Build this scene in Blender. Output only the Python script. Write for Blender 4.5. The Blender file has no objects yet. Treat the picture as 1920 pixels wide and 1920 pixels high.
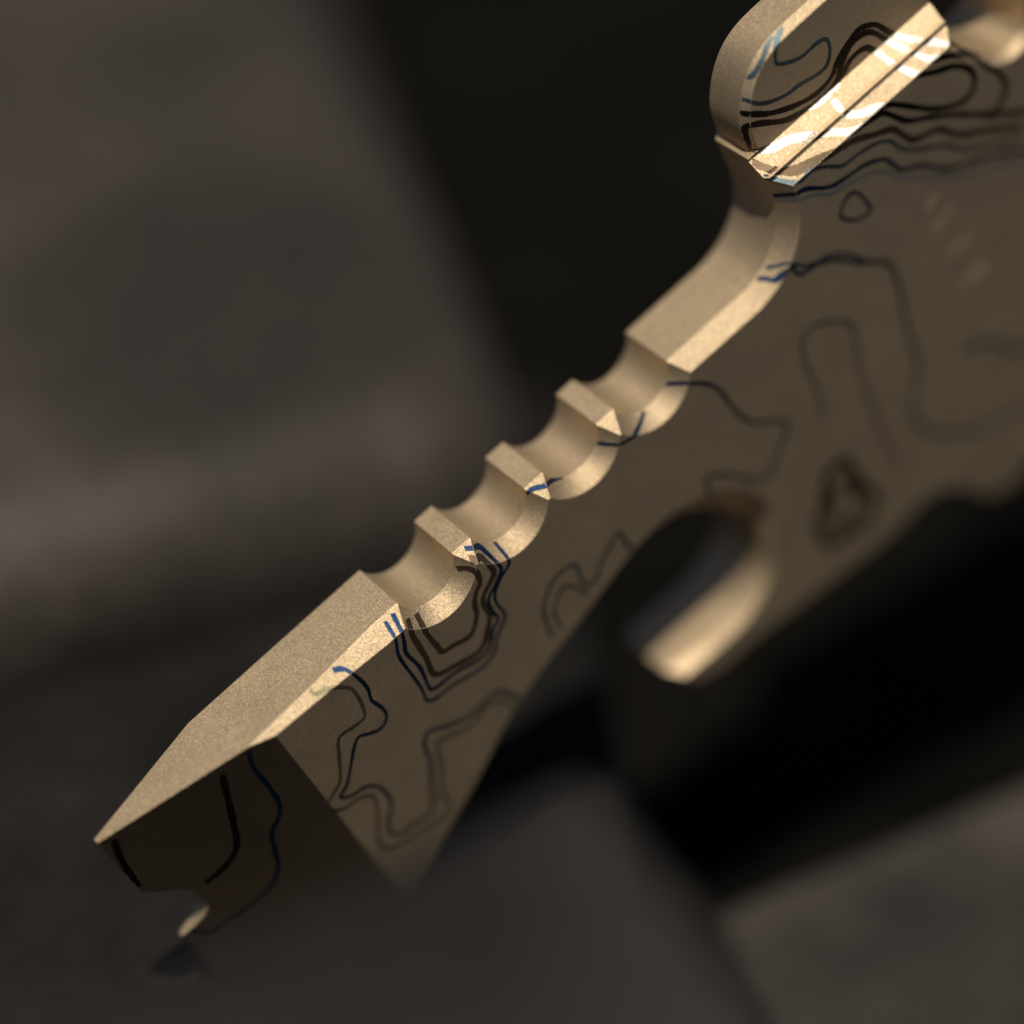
import bpy, bmesh, math, random
from mathutils import Vector, Matrix
from mathutils.bvhtree import BVHTree
from mathutils.geometry import tessellate_polygon
random.seed(4)
scene = bpy.context.scene
MM = 0.001
DEBUG = False
COL = scene.collection

# ------------------------------------------------------------------ camera
ELEV = math.radians(42)
FPX = 5867.0                                   # focal length in pixels of the 1920 px photograph
CX = Vector((1, 0, 0))
CF = Vector((0, math.cos(ELEV), -math.sin(ELEV)))
CD = -Vector((0, math.sin(ELEV), math.cos(ELEV)))
def cam2world(a): return CX * a[0] + CD * a[1] + CF * a[2]
# axes of the tool: U along its spine, V down across its face, W through its thickness (away from the camera)
U = cam2world((.735, -.660, .161)).normalized()
V = cam2world((.388, .603, .696)); V = (V - U * V.dot(U)).normalized()
W = U.cross(V)
D0 = 152.0                                     # millimetres from the lens to the teeth of the spine
P0 = cam2world(((1020 - 960) / FPX, (935 - 960) / FPX, 1.0)) * D0
def ray(px, py): return cam2world(((px - 960) / FPX, (py - 960) / FPX, 1.0))
def un(px, py, wd):                            # pixel -> (u, v) in mm on the tool's plane at depth wd
    r = ray(px, py); t = (P0.dot(W) + wd) / r.dot(W); q = r * t - P0
    return (q.dot(U), q.dot(V))
def loc(u, v, w): return P0 + U * u + V * v + W * w      # mm, camera at the origin
# the lower corner beside the opening stands on the ground
FOOT = (-18.7, 17.3)
FOOT_W = loc(FOOT[0], FOOT[1], 2.4)
LIFT = Vector((0, 0, -FOOT_W.z))               # camera height above the ground, mm
def world(p): return (p + LIFT) * MM
def on_ground(px, py, z):                      # pixel -> world point (m) at height z mm
    r = ray(px, py); t = (z - LIFT.z) / r.z
    return world(r * t)

cam_data = bpy.data.cameras.new('camera')
cam = bpy.data.objects.new('camera', cam_data); COL.objects.link(cam)
cam_data.sensor_width = 36.0
cam_data.lens = FPX / 1920 * 36.0
cam_data.clip_start = 0.005; cam_data.clip_end = 50
cam.location = LIFT * MM
cam.rotation_euler = (math.radians(90) - ELEV, 0, 0)
cam_data.dof.use_dof = True
cam_data.dof.focus_distance = 0.1512
cam_data.dof.aperture_fstop = 7.6
cam_data.dof.aperture_blades = 0
scene.camera = cam

# ------------------------------------------------------------------ light
SUN = (U * .18 - V * .95 - W * .24).normalized()         # towards the sun
sun_data = bpy.data.lights.new('sun', 'SUN'); sun_data.energy = 4.8
sun_data.angle = math.radians(0.6); sun_data.color = (1.0, .88, .72)
sun = bpy.data.objects.new('sun', sun_data); COL.objects.link(sun)
sun.rotation_euler = SUN.to_track_quat('Z', 'Y').to_euler()
sun.location = SUN * 2
world_ = bpy.data.worlds.new('World'); scene.world = world_; world_.use_nodes = True
nt = world_.node_tree
sky = nt.nodes.new('ShaderNodeTexSky'); sky.sky_type = 'NISHITA'; sky.sun_disc = False
sky.air_density = .4; sky.dust_density = 1.5; sky.ozone_density = .6
sky.sun_elevation = math.asin(SUN.z); sky.sun_rotation = math.atan2(SUN.x, SUN.y)
nt.links.new(sky.outputs[0], nt.nodes['Background'].inputs[0])
nt.nodes['Background'].inputs[1].default_value = 0.05
scene.view_settings.view_transform = 'Standard'; scene.view_settings.look = 'None'
scene.view_settings.exposure = 0.08; scene.view_settings.gamma = 1.0
scene.view_settings.use_curve_mapping = False
scene.render.engine = 'CYCLES'
scene.cycles.use_denoising = True
scene.cycles.sample_clamp_indirect = 4.0

# ------------------------------------------------------------------ materials
def new_mat(name):
    m = bpy.data.materials.new(name); m.use_nodes = True
    n = m.node_tree.nodes; return m, n, m.node_tree.links, n['Principled BSDF']
def noise(n, l, coord, scale, detail=2.0, rough=.5):
    t = n.new('ShaderNodeTexNoise'); t.inputs['Scale'].default_value = scale
    t.inputs['Detail'].default_value = detail; t.inputs['Roughness'].default_value = rough
    l.new(coord, t.inputs['Vector']); return t
def ramp(n, l, src, stops):
    r = n.new('ShaderNodeValToRGB'); l.new(src, r.inputs[0]); e = r.color_ramp.elements
    while len(e) < len(stops): e.new(.5)
    for i, (p, c) in enumerate(stops):
        e[i].position = p; e[i].color = (*c, 1) if len(c) == 3 else c
    return r

def blasted_metal(name, rough, tilt=.23):
    m, n, l, b = new_mat(name)
    tc = n.new('ShaderNodeTexCoord')
    fine = noise(n, l, tc.outputs['Object'], 12500, 2.0, .6)
    mid = noise(n, l, tc.outputs['Object'], 380, 3.0)
    big = noise(n, l, tc.outputs['Object'], 70, 2.0)
    col = ramp(n, l, mid.outputs['Fac'], [(.3, (.492, .398, .270)), (.7, (.552, .447, .305))])
    mix = n.new('ShaderNodeMix'); mix.data_type = 'RGBA'; mix.blend_type = 'MULTIPLY'
    mix.inputs['Factor'].default_value = 1.0
    tint = ramp(n, l, fine.outputs['Fac'], [(.30, (.80, .79, .77)), (.70, (1.16, 1.16, 1.16))])
    l.new(col.outputs[0], mix.inputs['A']); l.new(tint.outputs[0], mix.inputs['B'])
    l.new(mix.outputs['Result'], b.inputs['Base Color'])
    b.inputs['Metallic'].default_value = 1.0
    rr = n.new('ShaderNodeMapRange'); rr.inputs['To Min'].default_value = rough - .04; rr.inputs['To Max'].default_value = rough + .04
    l.new(big.outputs['Fac'], rr.inputs['Value']); l.new(rr.outputs[0], b.inputs['Roughness'])
    bev = n.new('ShaderNodeBevel'); bev.samples = 4; bev.inputs['Radius'].default_value = .00004
    # every blasted dimple is a tiny facet with a tilt of its own
    vo = n.new('ShaderNodeTexVoronoi'); vo.inputs['Scale'].default_value = 25000; l.new(tc.outputs['Object'], vo.inputs['Vector'])
    tl = n.new('ShaderNodeVectorMath'); tl.operation = 'MULTIPLY_ADD'
    l.new(vo.outputs['Color'], tl.inputs[0]); tl.inputs[1].default_value = (tilt,) * 3; tl.inputs[2].default_value = (-tilt / 2,) * 3
    ad = n.new('ShaderNodeVectorMath'); ad.operation = 'ADD'; l.new(tl.outputs[0], ad.inputs[0]); l.new(bev.outputs[0], ad.inputs[1])
    no = n.new('ShaderNodeVectorMath'); no.operation = 'NORMALIZE'; l.new(ad.outputs[0], no.inputs[0])
    l.new(no.outputs[0], b.inputs['Normal'])
    return m
METAL = blasted_metal('bronze_blasted_titanium', .60)
GROUND_METAL = blasted_metal('bronze_ground_titanium', .38, .25)      # the finer ground bevel of the pry tip

def line_mat(name, colr, rough, bump=.25):
    m, n, l, b = new_mat(name)
    tc = n.new('ShaderNodeTexCoord')
    fine = noise(n, l, tc.outputs['Object'], 9500, 2.0, .6)
    vary = noise(n, l, tc.outputs['Object'], 420, 2.0)
    c = ramp(n, l, vary.outputs['Fac'], [(.3, tuple(x * .75 for x in colr)), (.7, tuple(min(1, x * 1.25) for x in colr))])
    l.new(c.outputs[0], b.inputs['Base Color'])
    b.inputs['Metallic'].default_value = 1.0; b.inputs['Roughness'].default_value = rough
    bp = n.new('ShaderNodeBump'); bp.inputs['Strength'].default_value = bump; bp.inputs['Distance'].default_value = .00003
    l.new(fine.outputs['Fac'], bp.inputs['Height']); l.new(bp.outputs[0], b.inputs['Normal'])
    return m
BLUE = line_mat('blue_laser_line', (.035, .075, .175), .42)
TEAL = line_mat('teal_laser_line', (.16, .22, .24), .42)
DARK = line_mat('polished_dark_line', (.09, .075, .06), .34, .06)
GLINT = line_mat('laser_line_painted_glint', (.88, .83, .76), .42, .10)        # dark line on the step slope, sun glint painted into its colour
BROWN = line_mat('brown_laser_line', (.17, .128, .082), .46)
SMUDGE = line_mat('dark_brown_laser_mark', (.11, .08, .05), .42)
OLIVE = line_mat('olive_laser_line', (.28, .25, .16), .46, .5)
PALE = line_mat('pale_laser_line', (.55, .58, .62), .45)

def stone_mat(name, c0, c1, rough, scale, spec=.3, dark_area=None, soft=.55):
    m, n, l, b = new_mat(name)
    tc = n.new('ShaderNodeTexCoord')
    a = noise(n, l, tc.outputs['Object'], scale, 4.0, .6)
    g = noise(n, l, tc.outputs['Object'], scale * 14, 3.0, .7)
    c = ramp(n, l, a.outputs['Fac'], [(.32, c0), (.68, c1)])
    mix = n.new('ShaderNodeMix'); mix.data_type = 'RGBA'; mix.blend_type = 'MULTIPLY'; mix.inputs['Factor'].default_value = 1
    t = ramp(n, l, g.outputs['Fac'], [(.3, (.6, .6, .6)), (.7, (1.4, 1.38, 1.35))])
    l.new(c.outputs[0], mix.inputs['A']); l.new(t.outputs[0], mix.inputs['B'])
    src = mix.outputs['Result']
    if dark_area:                                    # one darker patch in the colour: centre and radius in metres
        off = n.new('ShaderNodeVectorMath'); off.operation = 'DISTANCE'; off.inputs[1].default_value = dark_area[0]
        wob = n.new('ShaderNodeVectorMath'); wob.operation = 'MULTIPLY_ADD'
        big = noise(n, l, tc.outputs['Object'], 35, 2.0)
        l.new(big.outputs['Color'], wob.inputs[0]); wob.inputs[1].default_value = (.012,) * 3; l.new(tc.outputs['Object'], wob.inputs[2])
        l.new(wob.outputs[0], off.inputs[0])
        sr = ramp(n, l, off.outputs['Value'], [(dark_area[1] * soft, (.45, .43, .43)), (dark_area[1] * (1.8 - soft), (1, 1, 1))])
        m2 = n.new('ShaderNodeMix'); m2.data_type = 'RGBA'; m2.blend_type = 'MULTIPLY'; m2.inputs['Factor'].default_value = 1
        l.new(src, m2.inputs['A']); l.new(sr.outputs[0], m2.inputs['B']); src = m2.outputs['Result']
    l.new(src, b.inputs['Base Color'])
    b.inputs['Roughness'].default_value = rough; b.inputs['Specular IOR Level'].default_value = spec
    bp = n.new('ShaderNodeBump'); bp.inputs['Strength'].default_value = .6; bp.inputs['Distance'].default_value = .0004
    l.new(g.outputs['Fac'], bp.inputs['Height']); l.new(bp.outputs[0], b.inputs['Normal'])
    return m

# ------------------------------------------------------------------ ground and blocks
def mesh_obj(name, bm, mat, parent=None):
    me = bpy.data.meshes.new(name); bm.normal_update(); bm.to_mesh(me); bm.free()
    o = bpy.data.objects.new(name, me); COL.objects.link(o)
    if mat: me.materials.append(mat)
    if parent: o.parent = parent
    return o
def tag(o, label=None, cat=None, group=None, kind=None):
    for k, x in (('label', label), ('category', cat), ('group', group), ('kind', kind)):
        if x: o[k] = x
    return o

bm = bmesh.new()
bmesh.ops.create_grid(bm, x_segments=1, y_segments=1, size=6.0)
g = mesh_obj('ground', bm, stone_mat('black_ground', (.0018, .0018, .0017), (.0050, .0048, .0045), .95, 60, .03))
g.location.z = -.0140
tag(g, kind='structure')

def block(name, px, ztop, zbot, mat, label, bev, cat='stone slab', group=None):
    top = [on_ground(x, y, ztop) for x, y in px]
    ctr = sum(top, Vector()) / len(top); ctr.z = zbot * MM
    bm = bmesh.new()
    vt = [bm.verts.new(p - ctr) for p in top]
    vb = [bm.verts.new(Vector((p.x, p.y, zbot * MM)) - ctr) for p in top]
    n = len(top)
    bm.faces.new(vt); bm.faces.new(vb[::-1])
    for i in range(n):
        bm.faces.new((vt[i], vb[i], vb[(i + 1) % n], vt[(i + 1) % n]))
    bmesh.ops.recalc_face_normals(bm, faces=bm.faces)
    edges = [e for e in bm.edges if any(v in vt for v in e.verts)]
    bmesh.ops.bevel(bm, geom=edges, offset=bev * MM, segments=6, profile=.5, affect='EDGES', clamp_overlap=True)
    for f in bm.faces: f.smooth = True
    o = mesh_obj(name, bm, mat); o.location = ctr
    o.data.set_sharp_from_angle(angle=math.radians(50))
    tag(o, label, cat, group)
    return o
flat = stone_mat('black_slate', (.0030, .0030, .0031), (.0115, .0110, .0110), .75, 110, .12)
slab_px = [(-900, 1330), (1065, 800), (400, -640), (-900, -200)]
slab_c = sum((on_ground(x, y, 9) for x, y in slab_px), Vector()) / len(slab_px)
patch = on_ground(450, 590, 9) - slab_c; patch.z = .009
lit_rim_stone = stone_mat('charcoal_brown_stone_with_painted_lit_rim', (.015, .0127, .0112), (.036, .0315, .0280), .6, 45, .3, (patch + Vector((.006,) * 3), .0145), .72)  # darker middle leaves a pale rim: sunlit rounded edges painted in the colour
block('stone_slab', slab_px, 9, 0.02, lit_rim_stone,
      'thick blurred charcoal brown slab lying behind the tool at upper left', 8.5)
fore_px = [(-300, 2060), (330, 1786), (1105, 1432), (1450, 1900), (1560, 2200), (-300, 2700)]
fore_c = sum((on_ground(x, y, 35) for x, y in fore_px), Vector()) / len(fore_px)
fore_dark = on_ground(480, 1830, 35) - fore_c; fore_dark.z = .049
grey = stone_mat('charcoal_grey_stone_with_darker_patch', (.010, .0097, .0095), (.030, .0295, .0293), .5, 38, .3, (fore_dark + Vector((.006,) * 3), .0125), .6)  # grey stone, darker in one soft patch
block('stone_slab', fore_px, 35, -13.99, grey,
      'blurred grey slab in front that hides the lower edge of the tool', 1.2)
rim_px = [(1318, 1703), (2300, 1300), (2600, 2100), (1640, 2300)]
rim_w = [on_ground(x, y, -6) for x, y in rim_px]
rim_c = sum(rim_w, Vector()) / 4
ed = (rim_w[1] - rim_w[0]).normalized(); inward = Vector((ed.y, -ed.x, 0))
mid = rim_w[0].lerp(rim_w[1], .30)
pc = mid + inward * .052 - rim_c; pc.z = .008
far_rim_stone = stone_mat('charcoal_brown_stone_with_painted_far_rim', (.015, .0137, .0123), (.048, .0438, .0388), .55, 110, .3, (pc + Vector((.006,) * 3), .055), .86)  # pale far rim painted in the colour in place of light on the bevel
block('stone_slab', rim_px, -6, -13.99, far_rim_stone,
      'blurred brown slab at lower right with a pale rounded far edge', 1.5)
block('base_slab', [(-900, 1150), (1040, 700), (1180, 1500), (1180, 1800), (-900, 2400)], 0, -13.99, flat,
      'flat dark slate slab under the tool and the other slabs', 1.5)

# ------------------------------------------------------------------ the tool
T = 5.0; CH = .85; SP = -.58; STEP = 1.67; BASE_W = 2.4
root = bpy.data.objects.new('pocket_multitool', None); COL.objects.link(root)
root.empty_display_size = .01
R3 = Matrix((U, V, W)).transposed()
root.matrix_world = Matrix.Translation(world(FOOT_W)) @ R3.to_4x4()
tag(root, 'bronze titanium pocket multitool standing on edge, engraved with blue contour lines', 'multitool')
def L3(u, v, w): return Vector((u - FOOT[0], v - FOOT[1], w - BASE_W)) * MM      # local coordinates of the tool, m

def catmull(pts, per=6, closed=False):
    out = []; n = len(pts)
    rng = range(n if closed else n - 1)
    for i in rng:
        p = [pts[(i + k) % n] if closed else pts[min(max(i + k, 0), n - 1)] for k in (-1, 0, 1, 2)]
        for s in range(per):
            t = s / per
            out.append(tuple(.5 * (2 * p[1][k] + (p[2][k] - p[0][k]) * t + (2 * p[0][k] - 5 * p[1][k] + 4 * p[2][k] - p[3][k]) * t * t
                       + (3 * p[1][k] - p[0][k] - 3 * p[2][k] + p[3][k]) * t ** 3) for k in range(len(pts[0]))))
    if not closed: out.append(tuple(pts[-1]))
    return out
def offset_poly(pts, cs):                        # move every vertex inwards by its own chamfer width
    n = len(pts); area = sum(pts[i][0] * pts[(i + 1) % n][1] - pts[(i + 1) % n][0] * pts[i][1] for i in range(n))
    s = 1 if area > 0 else -1; out = []
    for i in range(n):
        a, b, c = Vector(pts[i - 1][:2]), Vector(pts[i][:2]), Vector(pts[(i + 1) % n][:2])
        d1 = (b - a).normalized(); d2 = (c - b).normalized()
        n1 = Vector((-d1.y, d1.x)) * s; n2 = Vector((-d2.y, d2.x)) * s
        c1, c2 = cs[i - 1] if False else cs[i], cs[i]
        m = (n1 + n2); k = max(.35, 1 + n1.dot(n2))
        out.append(tuple(b + m / k * c1))
    return out
def prism(rings):                                # rings: list of ([(u,v)...], w) from front to back
    bm = bmesh.new(); vs = []
    for pts, w in rings: vs.append([bm.verts.new(L3(p[0], p[1], w[i] if isinstance(w, list) else w)) for i, p in enumerate(pts)])
    n = len(vs[0])
    for ring in (0, -1):
        for t in tessellate_polygon([[Vector((p[0], p[1], 0)) for p in rings[ring][0]]]):
            bm.faces.new([vs[ring][k] for k in t])
    for a, b in zip(vs, vs[1:]):
        for i in range(n): bm.faces.new((a[i], a[(i + 1) % n], b[(i + 1) % n], b[i]))
    bmesh.ops.recalc_face_normals(bm, faces=bm.faces)
    return bm
def cut(o, bm, op='DIFFERENCE'):
    pa, o.parent = o.parent, None               # cut in millimetres at the origin, then shrink back
    o.matrix_basis = Matrix.Identity(4)
    bm.transform(Matrix.Scale(1 / MM, 4)); o.data.transform(Matrix.Scale(1 / MM, 4))
    c = mesh_obj('cutter', bm, None)
    md = o.modifiers.new('cut', 'BOOLEAN'); md.operation = op; md.solver = 'EXACT'; md.object = c
    bpy.context.view_layer.update()
    dg = bpy.context.evaluated_depsgraph_get()
    me = bpy.data.meshes.new_from_object(o.evaluated_get(dg))
    me.transform(Matrix.Scale(MM, 4)); o.parent = pa
    o.modifiers.clear(); old = o.data; o.data = me; bpy.data.meshes.remove(old)
    if DEBUG: print('CUT', o.name, len(me.polygons), [round(x / MM, 2) for x in o.dimensions], sum(p.area for p in me.polygons) * 1e6)
    cm = c.data; bpy.data.objects.remove(c); bpy.data.meshes.remove(cm)

# outline of the body: (u, v, front chamfer)
TIPU = -26.95
CR = -17.35                                      # crease where the pry tip begins
neck = catmull([(14.4, SP), (15.5, -.85), (16.4, -1.35), (17.1, -2.0), (17.62, -2.75), (17.92, -3.6), (18.02, -4.5), (18.05, -6.28)], 6)
outl = [(TIPU, SP, .12, .12), (CR, SP, .36, .36), (-14.0, SP, .56, .56), (-10.4, SP, .85, .85)]
outl += [(p[0], p[1], CH, .85) for p in neck] + [(44.0, -6.28, 0.0, .85), (46, -2, CH, .85)]
bottom = [(2010, 800), (1920, 860), (1903, 885), (1866, 919), (1829, 929), (1780, 916), (1731, 928), (1695, 962), (1646, 1010), (1572, 1066), (1474, 1140), (1412, 1187), (1340, 1250)]
hook_end = [(1292, 1284), (1253, 1263)]
inner = [(1320, 1203, .5), (1375, 1150, .5), (1410, 1100, .5), (1428, 1055, .5), (1428, 1012, .5), (1408, 975, .9), (1368, 954, 1.6), (1315, 950, 2.0), (1255, 968, 2.1), (1185, 1028, 2.1),
         (1095, 1145, 2.0), (1015, 1250, 1.5), (960, 1335, .9), (900, 1450, .5), (850, 1545, .5), (815, 1620, .5), (795, 1660, .5)]
pb = catmull([un(x, y, .8) for x, y in bottom], 4)
outl += [(46, pb[0][1] - .5, CH, .85)] + [(a, b, .5, .85) for a, b in pb]
outl += [(*un(*hook_end[0], .4), .4, .85), (*un(*hook_end[1], .5), .4, .85)]
ci = catmull([(*un(x, y, c), c) for x, y, c in inner], 4)
outl += [(a, b, c, c) for a, b, c in ci]
outl += [(*FOOT, .3, .5), (-20.2, 16.6, .3, .5), (TIPU, 12.4, .3, .3)]
if DEBUG:
    for p in [(350, 1782), (600, 1700), (800, 1620), (1115, 1527)]: print('Z', p, [round(x, 2) for x in (loc(*un(*p, 0), 0) + LIFT)])
pts = [(o[0], o[1]) for o in outl]; chs = [o[2] for o in outl]; dep = [o[3] for o in outl]
inn = offset_poly(pts, chs)
inn[len(neck) + 3] = (18.05 + CH, -6.28); inn[0] = (TIPU, SP + .12); inn[-1] = (TIPU, 12.15)
inn_back = offset_poly(pts, [.73 if i < 5 else min(max(c, .4), .73) for i, c in enumerate(chs)])
inn_back[len(neck) + 3] = (18.05 + .7, -6.28); inn_back[0] = (TIPU, SP + .73); inn_back[-1] = (TIPU, 12.0)
body = mesh_obj('body', prism([(inn, 0), (pts, dep), (pts, T - .73), (inn_back, T)]), METAL, root)
bpy.context.view_layer.update()

# four round notches with countersunk rims
def notch(u, gap=3.6, sag=1.42):
    a = gap / 2; r = (a * a + sag * sag) / (2 * sag); cv = SP + sag - r
    N = 144
    ring = lambda rad, w: ([(u + rad * math.cos(2 * math.pi * k / N), cv + rad * math.sin(2 * math.pi * k / N)) for k in range(N)], w)
    return prism([ring(r + .80 + .5, -.5), ring(r, .80), ring(r, T - .75), ring(r + .75 + .5, T + .5)])
for uu in (-6.93, -2.17, 2.62, 7.35): cut(body, notch(uu))

# pry tip: wedge from both sides, nail slot in the middle
def wedge(u0, w0, u1, w1, out):
    d = (u1 - u0); k = 1.3
    u2, w2 = u0 + d * k, w0 + (w1 - w0) * k
    bm = bmesh.new()
    tri = [(u0, w0), (u2, w2), (u2, out), (u0, out)]
    a = [bm.verts.new(L3(x, -12, y)) for x, y in tri]; b = [bm.verts.new(L3(x, 40, y)) for x, y in tri]
    bm.faces.new(a); bm.faces.new(b[::-1])
    for i in range(4): bm.faces.new((a[i], a[(i + 1) % 4], b[(i + 1) % 4], b[i]))
    bmesh.ops.recalc_face_normals(bm, faces=bm.faces)
    return bm
FW = 2.28
cut(body, wedge(CR, 0, TIPU, FW, -3))
cut(body, wedge(-16.8, T + .001, TIPU, 2.62, T + 3))
def un_bevel(px, py):                            # pixel -> (u, v) on the front bevel of the tip
    wd = 1.2
    for _ in range(12):
        q = un(px, py, wd); wd = FW * (CR - q[0]) / (CR - TIPU)
    return q
slot = catmull([un_bevel(*p) for p in [(258, 1674), (300, 1672), (345, 1667), (372, 1676), (388, 1694), (387, 1712), (362, 1740), (306, 1786)]], 5)
slot = [(slot[0][0] - 6, slot[0][1])] + slot + [(slot[-1][0] - 6, slot[-1][1])]
cut(body, prism([(slot, -2), (slot, T + 2)]))

# step down to the finger lobe: sloped face with a fine groove along it
def slope_cut():
    prof = [(-4.53, -.0005), (-5.13, .63), (-5.37, .65), (-5.42, .95), (-6.09, STEP + .02), (-9, STEP + .02), (-9, -2), (-4.53, -2)]
    bm = bmesh.new()
    a = [bm.verts.new(L3(12, v, w)) for v, w in prof]; b = [bm.verts.new(L3(60, v, w)) for v, w in prof]
    bm.faces.new(a); bm.faces.new(b[::-1]); n = len(prof)
    for i in range(n): bm.faces.new((a[i], a[(i + 1) % n], b[(i + 1) % n], b[i]))
    bmesh.ops.recalc_face_normals(bm, faces=bm.faces)
    return bm
cut(body, slope_cut())

# thinner finger lobe behind the step
lob = [(18.25, -4.2), (18.22, -5.2), (18.36, -6.0), (18.44, -7.0), (18.6, -8.0), (19.0, -8.85), (19.6, -9.68), (20.4, -10.38), (21.3, -10.8), (22.4, -11.0), (24.5, -11.06)]
lo = catmull(lob, 5) + [(44, -11.2), (44, -3.5), (20, -3.5)]
lc = [.38] * (len(lo) - 2) + [.38, .38]
lobe = mesh_obj('finger_lobe', prism([(offset_poly(lo, lc), STEP), (lo, STEP + .38), (lo, T - .6), (offset_poly(lo, [.6] * len(lo)), T - .02)]), METAL, root)
bpy.context.view_layer.update()

# round opening at the far end
hp = [un(1795, 78, 0), un(1832, 100, 0), un(1872, 106, 0), un(1908, 86, 0), un(1930, 40, 0)]
hb = [(30.3, -5.9), hp[0], hp[1], hp[2], hp[3], hp[4], (hp[4][0] + .6, hp[4][1] - 3), (hp[4][0] - .8, -10.3), (31.3, -9.3), (30.2, -7.6)]
hol = catmull(hb, 5, True)
hole_rings = lambda: prism([(offset_poly(hol, [-.9] * len(hol)), -.4), (offset_poly(hol, [-.05] * len(hol)), .45), (hol, .5), (hol, T + 1)])
cut(body, hole_rings())
cut(lobe, prism([(hol, -1), (hol, T + 1)]))

def split(src, name, planes, keep):              # part of a mesh becomes a mesh of its own: cut along the planes, move the faces that keep() names
    bm = bmesh.new(); bm.from_mesh(src.data)
    for co, no in planes:
        bmesh.ops.bisect_plane(bm, geom=bm.verts[:] + bm.edges[:] + bm.faces[:], dist=1e-9, plane_co=L3(*co), plane_no=Vector(no))
    def is_in(f):
        c = f.calc_center_median() / MM
        return keep(c.x + FOOT[0], c.y + FOOT[1], c.z + BASE_W)
    take = {f.index for f in bm.faces if is_in(f)} if bm.faces.index_update() is None else set()
    b2 = bm.copy()
    bmesh.ops.delete(b2, geom=[f for i, f in enumerate(b2.faces) if i not in take], context='FACES')
    bm.faces.ensure_lookup_table()
    bmesh.ops.delete(bm, geom=[bm.faces[i] for i in take], context='FACES')
    bm.to_mesh(src.data); bm.free()
    return mesh_obj(name, b2, METAL, root)
TREE_SRC = [body.data.copy(), lobe.data.copy()]
tip = split(body, 'pry_tip', [((CR, 0, 0), (1, 0, 0))], lambda u, v, w: u < CR)
hook = split(body, 'opener_hook', [((10.2, 0, 0), (1, 0, 0)), ((0, 13.4, 0), (0, 1, 0))], lambda u, v, w: 0 < u < 10.2 and v > 13.4)
teeth = [split(body, 'grip_tooth', [((0, .34, 0), (0, 1, 0))] if k == 0 else [], (lambda a, b: lambda u, v, w: a < u < b and v < .34)(a, b))
         for k, (a, b) in enumerate(((-6.93, -2.17), (-2.17, 2.62), (2.62, 7.35)))]
tip.data.materials.append(GROUND_METAL)
for p in tip.data.polygons:
    if p.normal.z < -.9: p.material_index = 1
ALL = [body, lobe, tip, hook] + teeth
for o in ALL:
    for p in o.data.polygons: p.use_smooth = True
    o.data.set_sharp_from_angle(angle=math.radians(24))
# ------------------------------------------------------------------ laser-marked contour lines
def tri_bvh(objs):
    vs, fs = [], []
    for o in objs:
        b = bmesh.new(); b.from_mesh(o); bmesh.ops.triangulate(b, faces=b.faces)
        k = len(vs); b.verts.index_update(); vs += [v.co.copy() for v in b.verts]
        fs += [[v.index + k for v in f.verts] for f in b.faces]; b.free()
    return BVHTree.FromPolygons(vs, fs)
TREE = tri_bvh(TREE_SRC)
for me in TREE_SRC: bpy.data.meshes.remove(me)
CAM_L = root.matrix_world.inverted() @ (LIFT * MM)
RI = root.matrix_world.to_3x3().inverted()
def pix_uv(px, py):
    h = TREE.ray_cast(CAM_L, (RI @ ray(px, py)).normalized())
    if h[0] is None:
        q = un(px, py, 0); return q
    return (h[0].x / MM + FOOT[0], h[0].y / MM + FOOT[1])
def drape(u, v):
    h = TREE.ray_cast(L3(u, v, -6), Vector((0, 0, 1)))
    if h[0] is None: return None
    if h[1].z > -.12: return None
    return h[0] + h[1] * .000007
def contour(px, width, mat, closed=False, name='contour_line', uvs=None):
    uv = uvs or [pix_uv(*p) for p in px]
    c = catmull(uv, 10, closed)
    # even steps
    path = [Vector(c[0])]
    seq = c[1:] + ([c[0]] if closed else [])
    STEPL = .07
    for q in seq:
        q = Vector(q)
        while (q - path[-1]).length > STEPL: path.append(path[-1] + (q - path[-1]).normalized() * STEPL)
    n = len(path)
    if n < 3: return None
    bm = bmesh.new(); rows = []
    ph = random.random() * 50
    for i, p in enumerate(path):
        a = path[max(i - 2, 0)]; b = path[min(i + 2, n - 1)]
        if closed: a, b = path[i - 2], path[(i + 2) % n]
        d = (b - a); d = d.normalized() if d.length > 1e-6 else Vector((1, 0))
        nn = Vector((-d.y, d.x)) * width * .5 * (1 + .10 * math.sin(i * .23 + ph) + .06 * math.sin(i * 1.1 + ph * 2))
        row = [drape(*(p + nn * k)) for k in (-1, -.67, -.33, 0, .33, .67, 1)]
        rows.append([bm.verts.new(r) if r is not None else None for r in row])
    pairs = list(zip(rows, rows[1:])) + ([(rows[-1], rows[0])] if closed else [])
    for r0, r1 in pairs:
        for k in range(6):
            q = (r0[k], r0[k + 1], r1[k + 1], r1[k])
            if None in q: continue
            cos = [x.co for x in q]
            zz = [x.z for x in cos]
            if max(zz) - min(zz) > .0008 or max((cos[0] - cos[2]).length, (cos[1] - cos[3]).length) > .0011: continue
            try: bm.faces.new(q)
            except ValueError: pass
    for v in [v for v in bm.verts if not v.link_faces]: bm.verts.remove(v)
    if not bm.faces: bm.free(); return None
    bmesh.ops.recalc_face_normals(bm, faces=bm.faces)
    bm.normal_update()
    s = sum(f.normal.z * f.calc_area() for f in bm.faces)
    if s > 0: bmesh.ops.reverse_faces(bm, faces=bm.faces)
    o = mesh_obj(name, bm, mat, root)
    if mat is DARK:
        o.data.materials.append(GLINT)
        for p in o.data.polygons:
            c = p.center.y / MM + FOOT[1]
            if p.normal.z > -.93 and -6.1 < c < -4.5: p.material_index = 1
    return o

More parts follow.
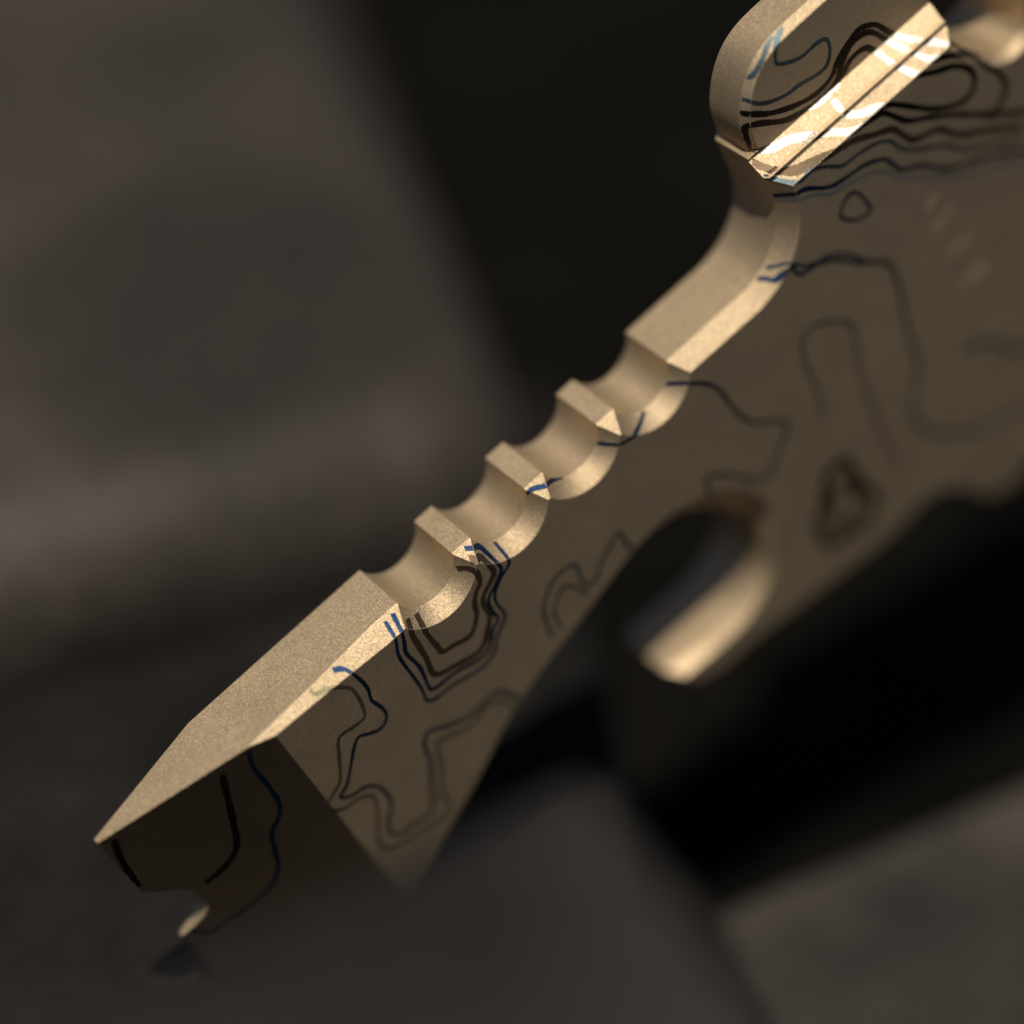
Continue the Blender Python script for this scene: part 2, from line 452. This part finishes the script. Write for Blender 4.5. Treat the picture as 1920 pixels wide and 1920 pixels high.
# pixel tracks of the lines in the photograph; every pixel is cast onto the metal it lies on
# -- pry tip
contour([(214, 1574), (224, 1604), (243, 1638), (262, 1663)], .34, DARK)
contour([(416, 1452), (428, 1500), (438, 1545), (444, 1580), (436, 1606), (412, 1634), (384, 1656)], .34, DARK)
contour([(466, 1408), (476, 1440), (505, 1476), (523, 1505), (524, 1528), (510, 1560), (514, 1590), (522, 1622), (512, 1655), (478, 1692), (430, 1724), (380, 1750), (330, 1765)], .25, BLUE)
# -- lower arm
contour([(624, 1257), (650, 1256), (676, 1275), (690, 1292), (696, 1312), (710, 1322), (722, 1334), (724, 1350), (712, 1367), (690, 1376), (672, 1382), (663, 1405), (657, 1440), (650, 1472), (638, 1494), (658, 1492), (690, 1474), (718, 1480), (734, 1508), (728, 1540), (734, 1562), (752, 1564), (776, 1545), (806, 1526), (813, 1500), (808, 1470), (808, 1430), (798, 1405), (796, 1388), (806, 1370), (840, 1360), (880, 1342), (915, 1310), (930, 1296), (952, 1300), (985, 1316)], .20, BLUE)
contour([(578, 1288), (592, 1302), (622, 1290), (655, 1290), (672, 1308), (684, 1340), (672, 1356), (640, 1378), (634, 1392), (636, 1420), (638, 1462), (630, 1480), (612, 1512), (640, 1518), (672, 1498), (698, 1492), (708, 1520), (708, 1560), (716, 1588), (740, 1590), (790, 1560), (836, 1530), (842, 1508), (828, 1480), (828, 1440), (820, 1400), (830, 1385), (880, 1362), (920, 1318), (950, 1318), (980, 1338)], .20, OLIVE)
# -- nested lines round the lowest notch
contour([(722, 1165), (742, 1200), (748, 1230), (770, 1262), (790, 1290), (800, 1312), (815, 1310), (850, 1284), (900, 1254), (925, 1225), (934, 1190), (944, 1165), (946, 1150), (932, 1132), (928, 1112), (940, 1082), (954, 1058), (950, 1044), (930, 1020), (922, 1010)], .19, BLUE)
contour([(736, 1150), (752, 1182), (758, 1205), (762, 1225), (788, 1252), (804, 1288), (815, 1291), (852, 1262), (900, 1234), (918, 1212), (924, 1180), (934, 1160), (922, 1145), (916, 1122), (930, 1094), (940, 1068), (934, 1058), (912, 1036), (895, 1024), (868, 1028)], .22, BLUE)
contour([(764, 1160), (772, 1188), (786, 1212), (800, 1236), (810, 1260), (822, 1264), (850, 1250), (892, 1226), (908, 1206), (916, 1172), (918, 1152), (908, 1135), (906, 1118), (920, 1090), (926, 1072), (912, 1054), (900, 1044), (880, 1050)], .32, BROWN)
contour([(780, 1150), (796, 1180), (806, 1196), (820, 1212), (830, 1222), (850, 1210), (876, 1196), (888, 1180), (894, 1150), (890, 1134), (892, 1112), (900, 1092), (894, 1074), (876, 1066), (856, 1066)], .30, BROWN)
# -- middle teeth and notches
contour([(975, 918), (996, 918), (1018, 912), (1028, 906), (1040, 880)], .19, BLUE)
contour([(1112, 826), (1128, 832), (1160, 834), (1180, 824), (1192, 812), (1202, 790), (1208, 770)], .19, BLUE)
contour([(1245, 720), (1270, 719), (1292, 719), (1328, 720), (1352, 735), (1372, 762), (1394, 784), (1420, 792), (1474, 790), (1472, 815), (1458, 850), (1448, 880), (1430, 900), (1400, 898), (1370, 890), (1335, 892), (1324, 905), (1322, 940)], .21, BLUE)
contour([(1036, 1195), (1022, 1160), (1020, 1130), (1036, 1090), (1058, 1068), (1075, 1058), (1086, 1072), (1092, 1092), (1104, 1096), (1120, 1082), (1124, 1062), (1140, 1030), (1160, 998), (1172, 1014), (1186, 1032)], .21, TEAL)
contour([(1052, 1178), (1040, 1150), (1044, 1124), (1060, 1098), (1085, 1104), (1106, 1116)], .19, OLIVE)
# -- field of the body
contour([(1420, 524), (1436, 522), (1452, 526), (1466, 516), (1484, 502), (1494, 512), (1506, 512), (1530, 496), (1570, 486), (1610, 492), (1662, 492), (1680, 520), (1690, 560), (1700, 610), (1712, 650), (1722, 690), (1716, 730), (1712, 770), (1726, 800), (1770, 815), (1830, 808), (1890, 780), (1940, 750)], .24, BLUE)
contour([(1436, 502), (1458, 498), (1480, 494), (1506, 498), (1530, 492), (1556, 478), (1586, 474), (1616, 486), (1640, 494)], .19, TEAL)
contour([(1545, 780), (1530, 730), (1510, 680), (1504, 640), (1522, 614), (1560, 602), (1592, 606), (1604, 630), (1610, 680), (1624, 730), (1642, 780), (1660, 830), (1690, 870)], .22, OLIVE)
contour([(1596, 362), (1612, 364), (1626, 380), (1632, 392), (1622, 404), (1602, 412), (1582, 410), (1576, 400), (1582, 380)], .20, BLUE, True)
contour([(1586, 864), (1608, 902), (1642, 936), (1620, 984), (1590, 1000), (1556, 1020), (1534, 984), (1548, 932), (1550, 894)], .6, SMUDGE, True)
contour([(1590, 905), (1605, 930), (1604, 965), (1580, 985), (1562, 965), (1562, 925)], .42, SMUDGE, True)
contour([(1800, 660), (1850, 640), (1900, 655), (1950, 640)], .3, TEAL)
# -- lines over the step and the finger lobe
contour([(1442, 62), (1440, 80), (1430, 110), (1414, 138), (1404, 146), (1392, 136)], .20, TEAL)
contour([(1466, 50), (1455, 85), (1454, 112), (1462, 120), (1500, 108), (1532, 80), (1550, 74), (1556, 95), (1550, 122), (1532, 140), (1500, 158), (1470, 180), (1430, 194), (1400, 188), (1374, 178)], .22, TEAL)
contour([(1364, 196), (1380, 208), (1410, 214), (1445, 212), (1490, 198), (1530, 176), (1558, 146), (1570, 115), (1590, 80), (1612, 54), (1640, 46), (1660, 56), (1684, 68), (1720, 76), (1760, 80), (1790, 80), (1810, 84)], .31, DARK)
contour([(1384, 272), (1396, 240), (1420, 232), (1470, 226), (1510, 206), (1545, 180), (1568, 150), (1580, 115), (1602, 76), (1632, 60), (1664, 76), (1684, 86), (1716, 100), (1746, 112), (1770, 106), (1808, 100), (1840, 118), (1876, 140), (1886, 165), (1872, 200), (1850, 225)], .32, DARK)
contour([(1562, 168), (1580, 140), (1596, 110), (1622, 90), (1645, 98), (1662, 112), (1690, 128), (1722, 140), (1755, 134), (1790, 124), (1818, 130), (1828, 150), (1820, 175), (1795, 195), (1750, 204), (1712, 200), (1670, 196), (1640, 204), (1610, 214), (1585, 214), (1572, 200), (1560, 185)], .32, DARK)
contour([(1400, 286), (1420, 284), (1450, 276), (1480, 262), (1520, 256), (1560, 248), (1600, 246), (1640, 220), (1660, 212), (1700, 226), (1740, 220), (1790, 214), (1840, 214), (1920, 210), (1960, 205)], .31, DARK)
contour([(1410, 304), (1428, 312), (1456, 322), (1490, 320), (1520, 305), (1560, 288), (1600, 264), (1640, 252), (1672, 242), (1692, 252), (1712, 262), (1740, 250), (1762, 242), (1800, 252), (1850, 244), (1920, 236)], .36, BROWN)
contour([(1418, 326), (1440, 334), (1470, 340), (1500, 340), (1524, 318), (1550, 312), (1580, 310), (1610, 288), (1640, 270), (1668, 264), (1690, 278), (1720, 280), (1770, 272), (1810, 280), (1860, 270), (1920, 258)], .22, TEAL)
contour([(1446, 366), (1490, 364), (1512, 354), (1556, 350), (1590, 330), (1620, 310), (1655, 298), (1672, 306), (1692, 318), (1730, 310), (1780, 316), (1830, 300), (1880, 288), (1940, 282)], .25, BLUE)
contour([(1452, 376), (1494, 374), (1530, 364), (1560, 362), (1600, 338), (1640, 322), (1664, 322), (1692, 334), (1740, 330), (1800, 330), (1860, 310), (1930, 300)], .20, PALE)
# -- worn strokes of an engraving on the right of the face
STROKE = line_mat('worn_engraving', (.60, .50, .36), .66, .6)
for a, b in (((1738, 392), (1756, 362)), ((1752, 430), (1790, 382)), ((1778, 482), (1822, 438)), ((1796, 540), (1852, 492))):
    contour([a, ((a[0] + b[0]) / 2 + 1, (a[1] + b[1]) / 2 - 1), b], .55, STROKE, name='engraved_stroke')
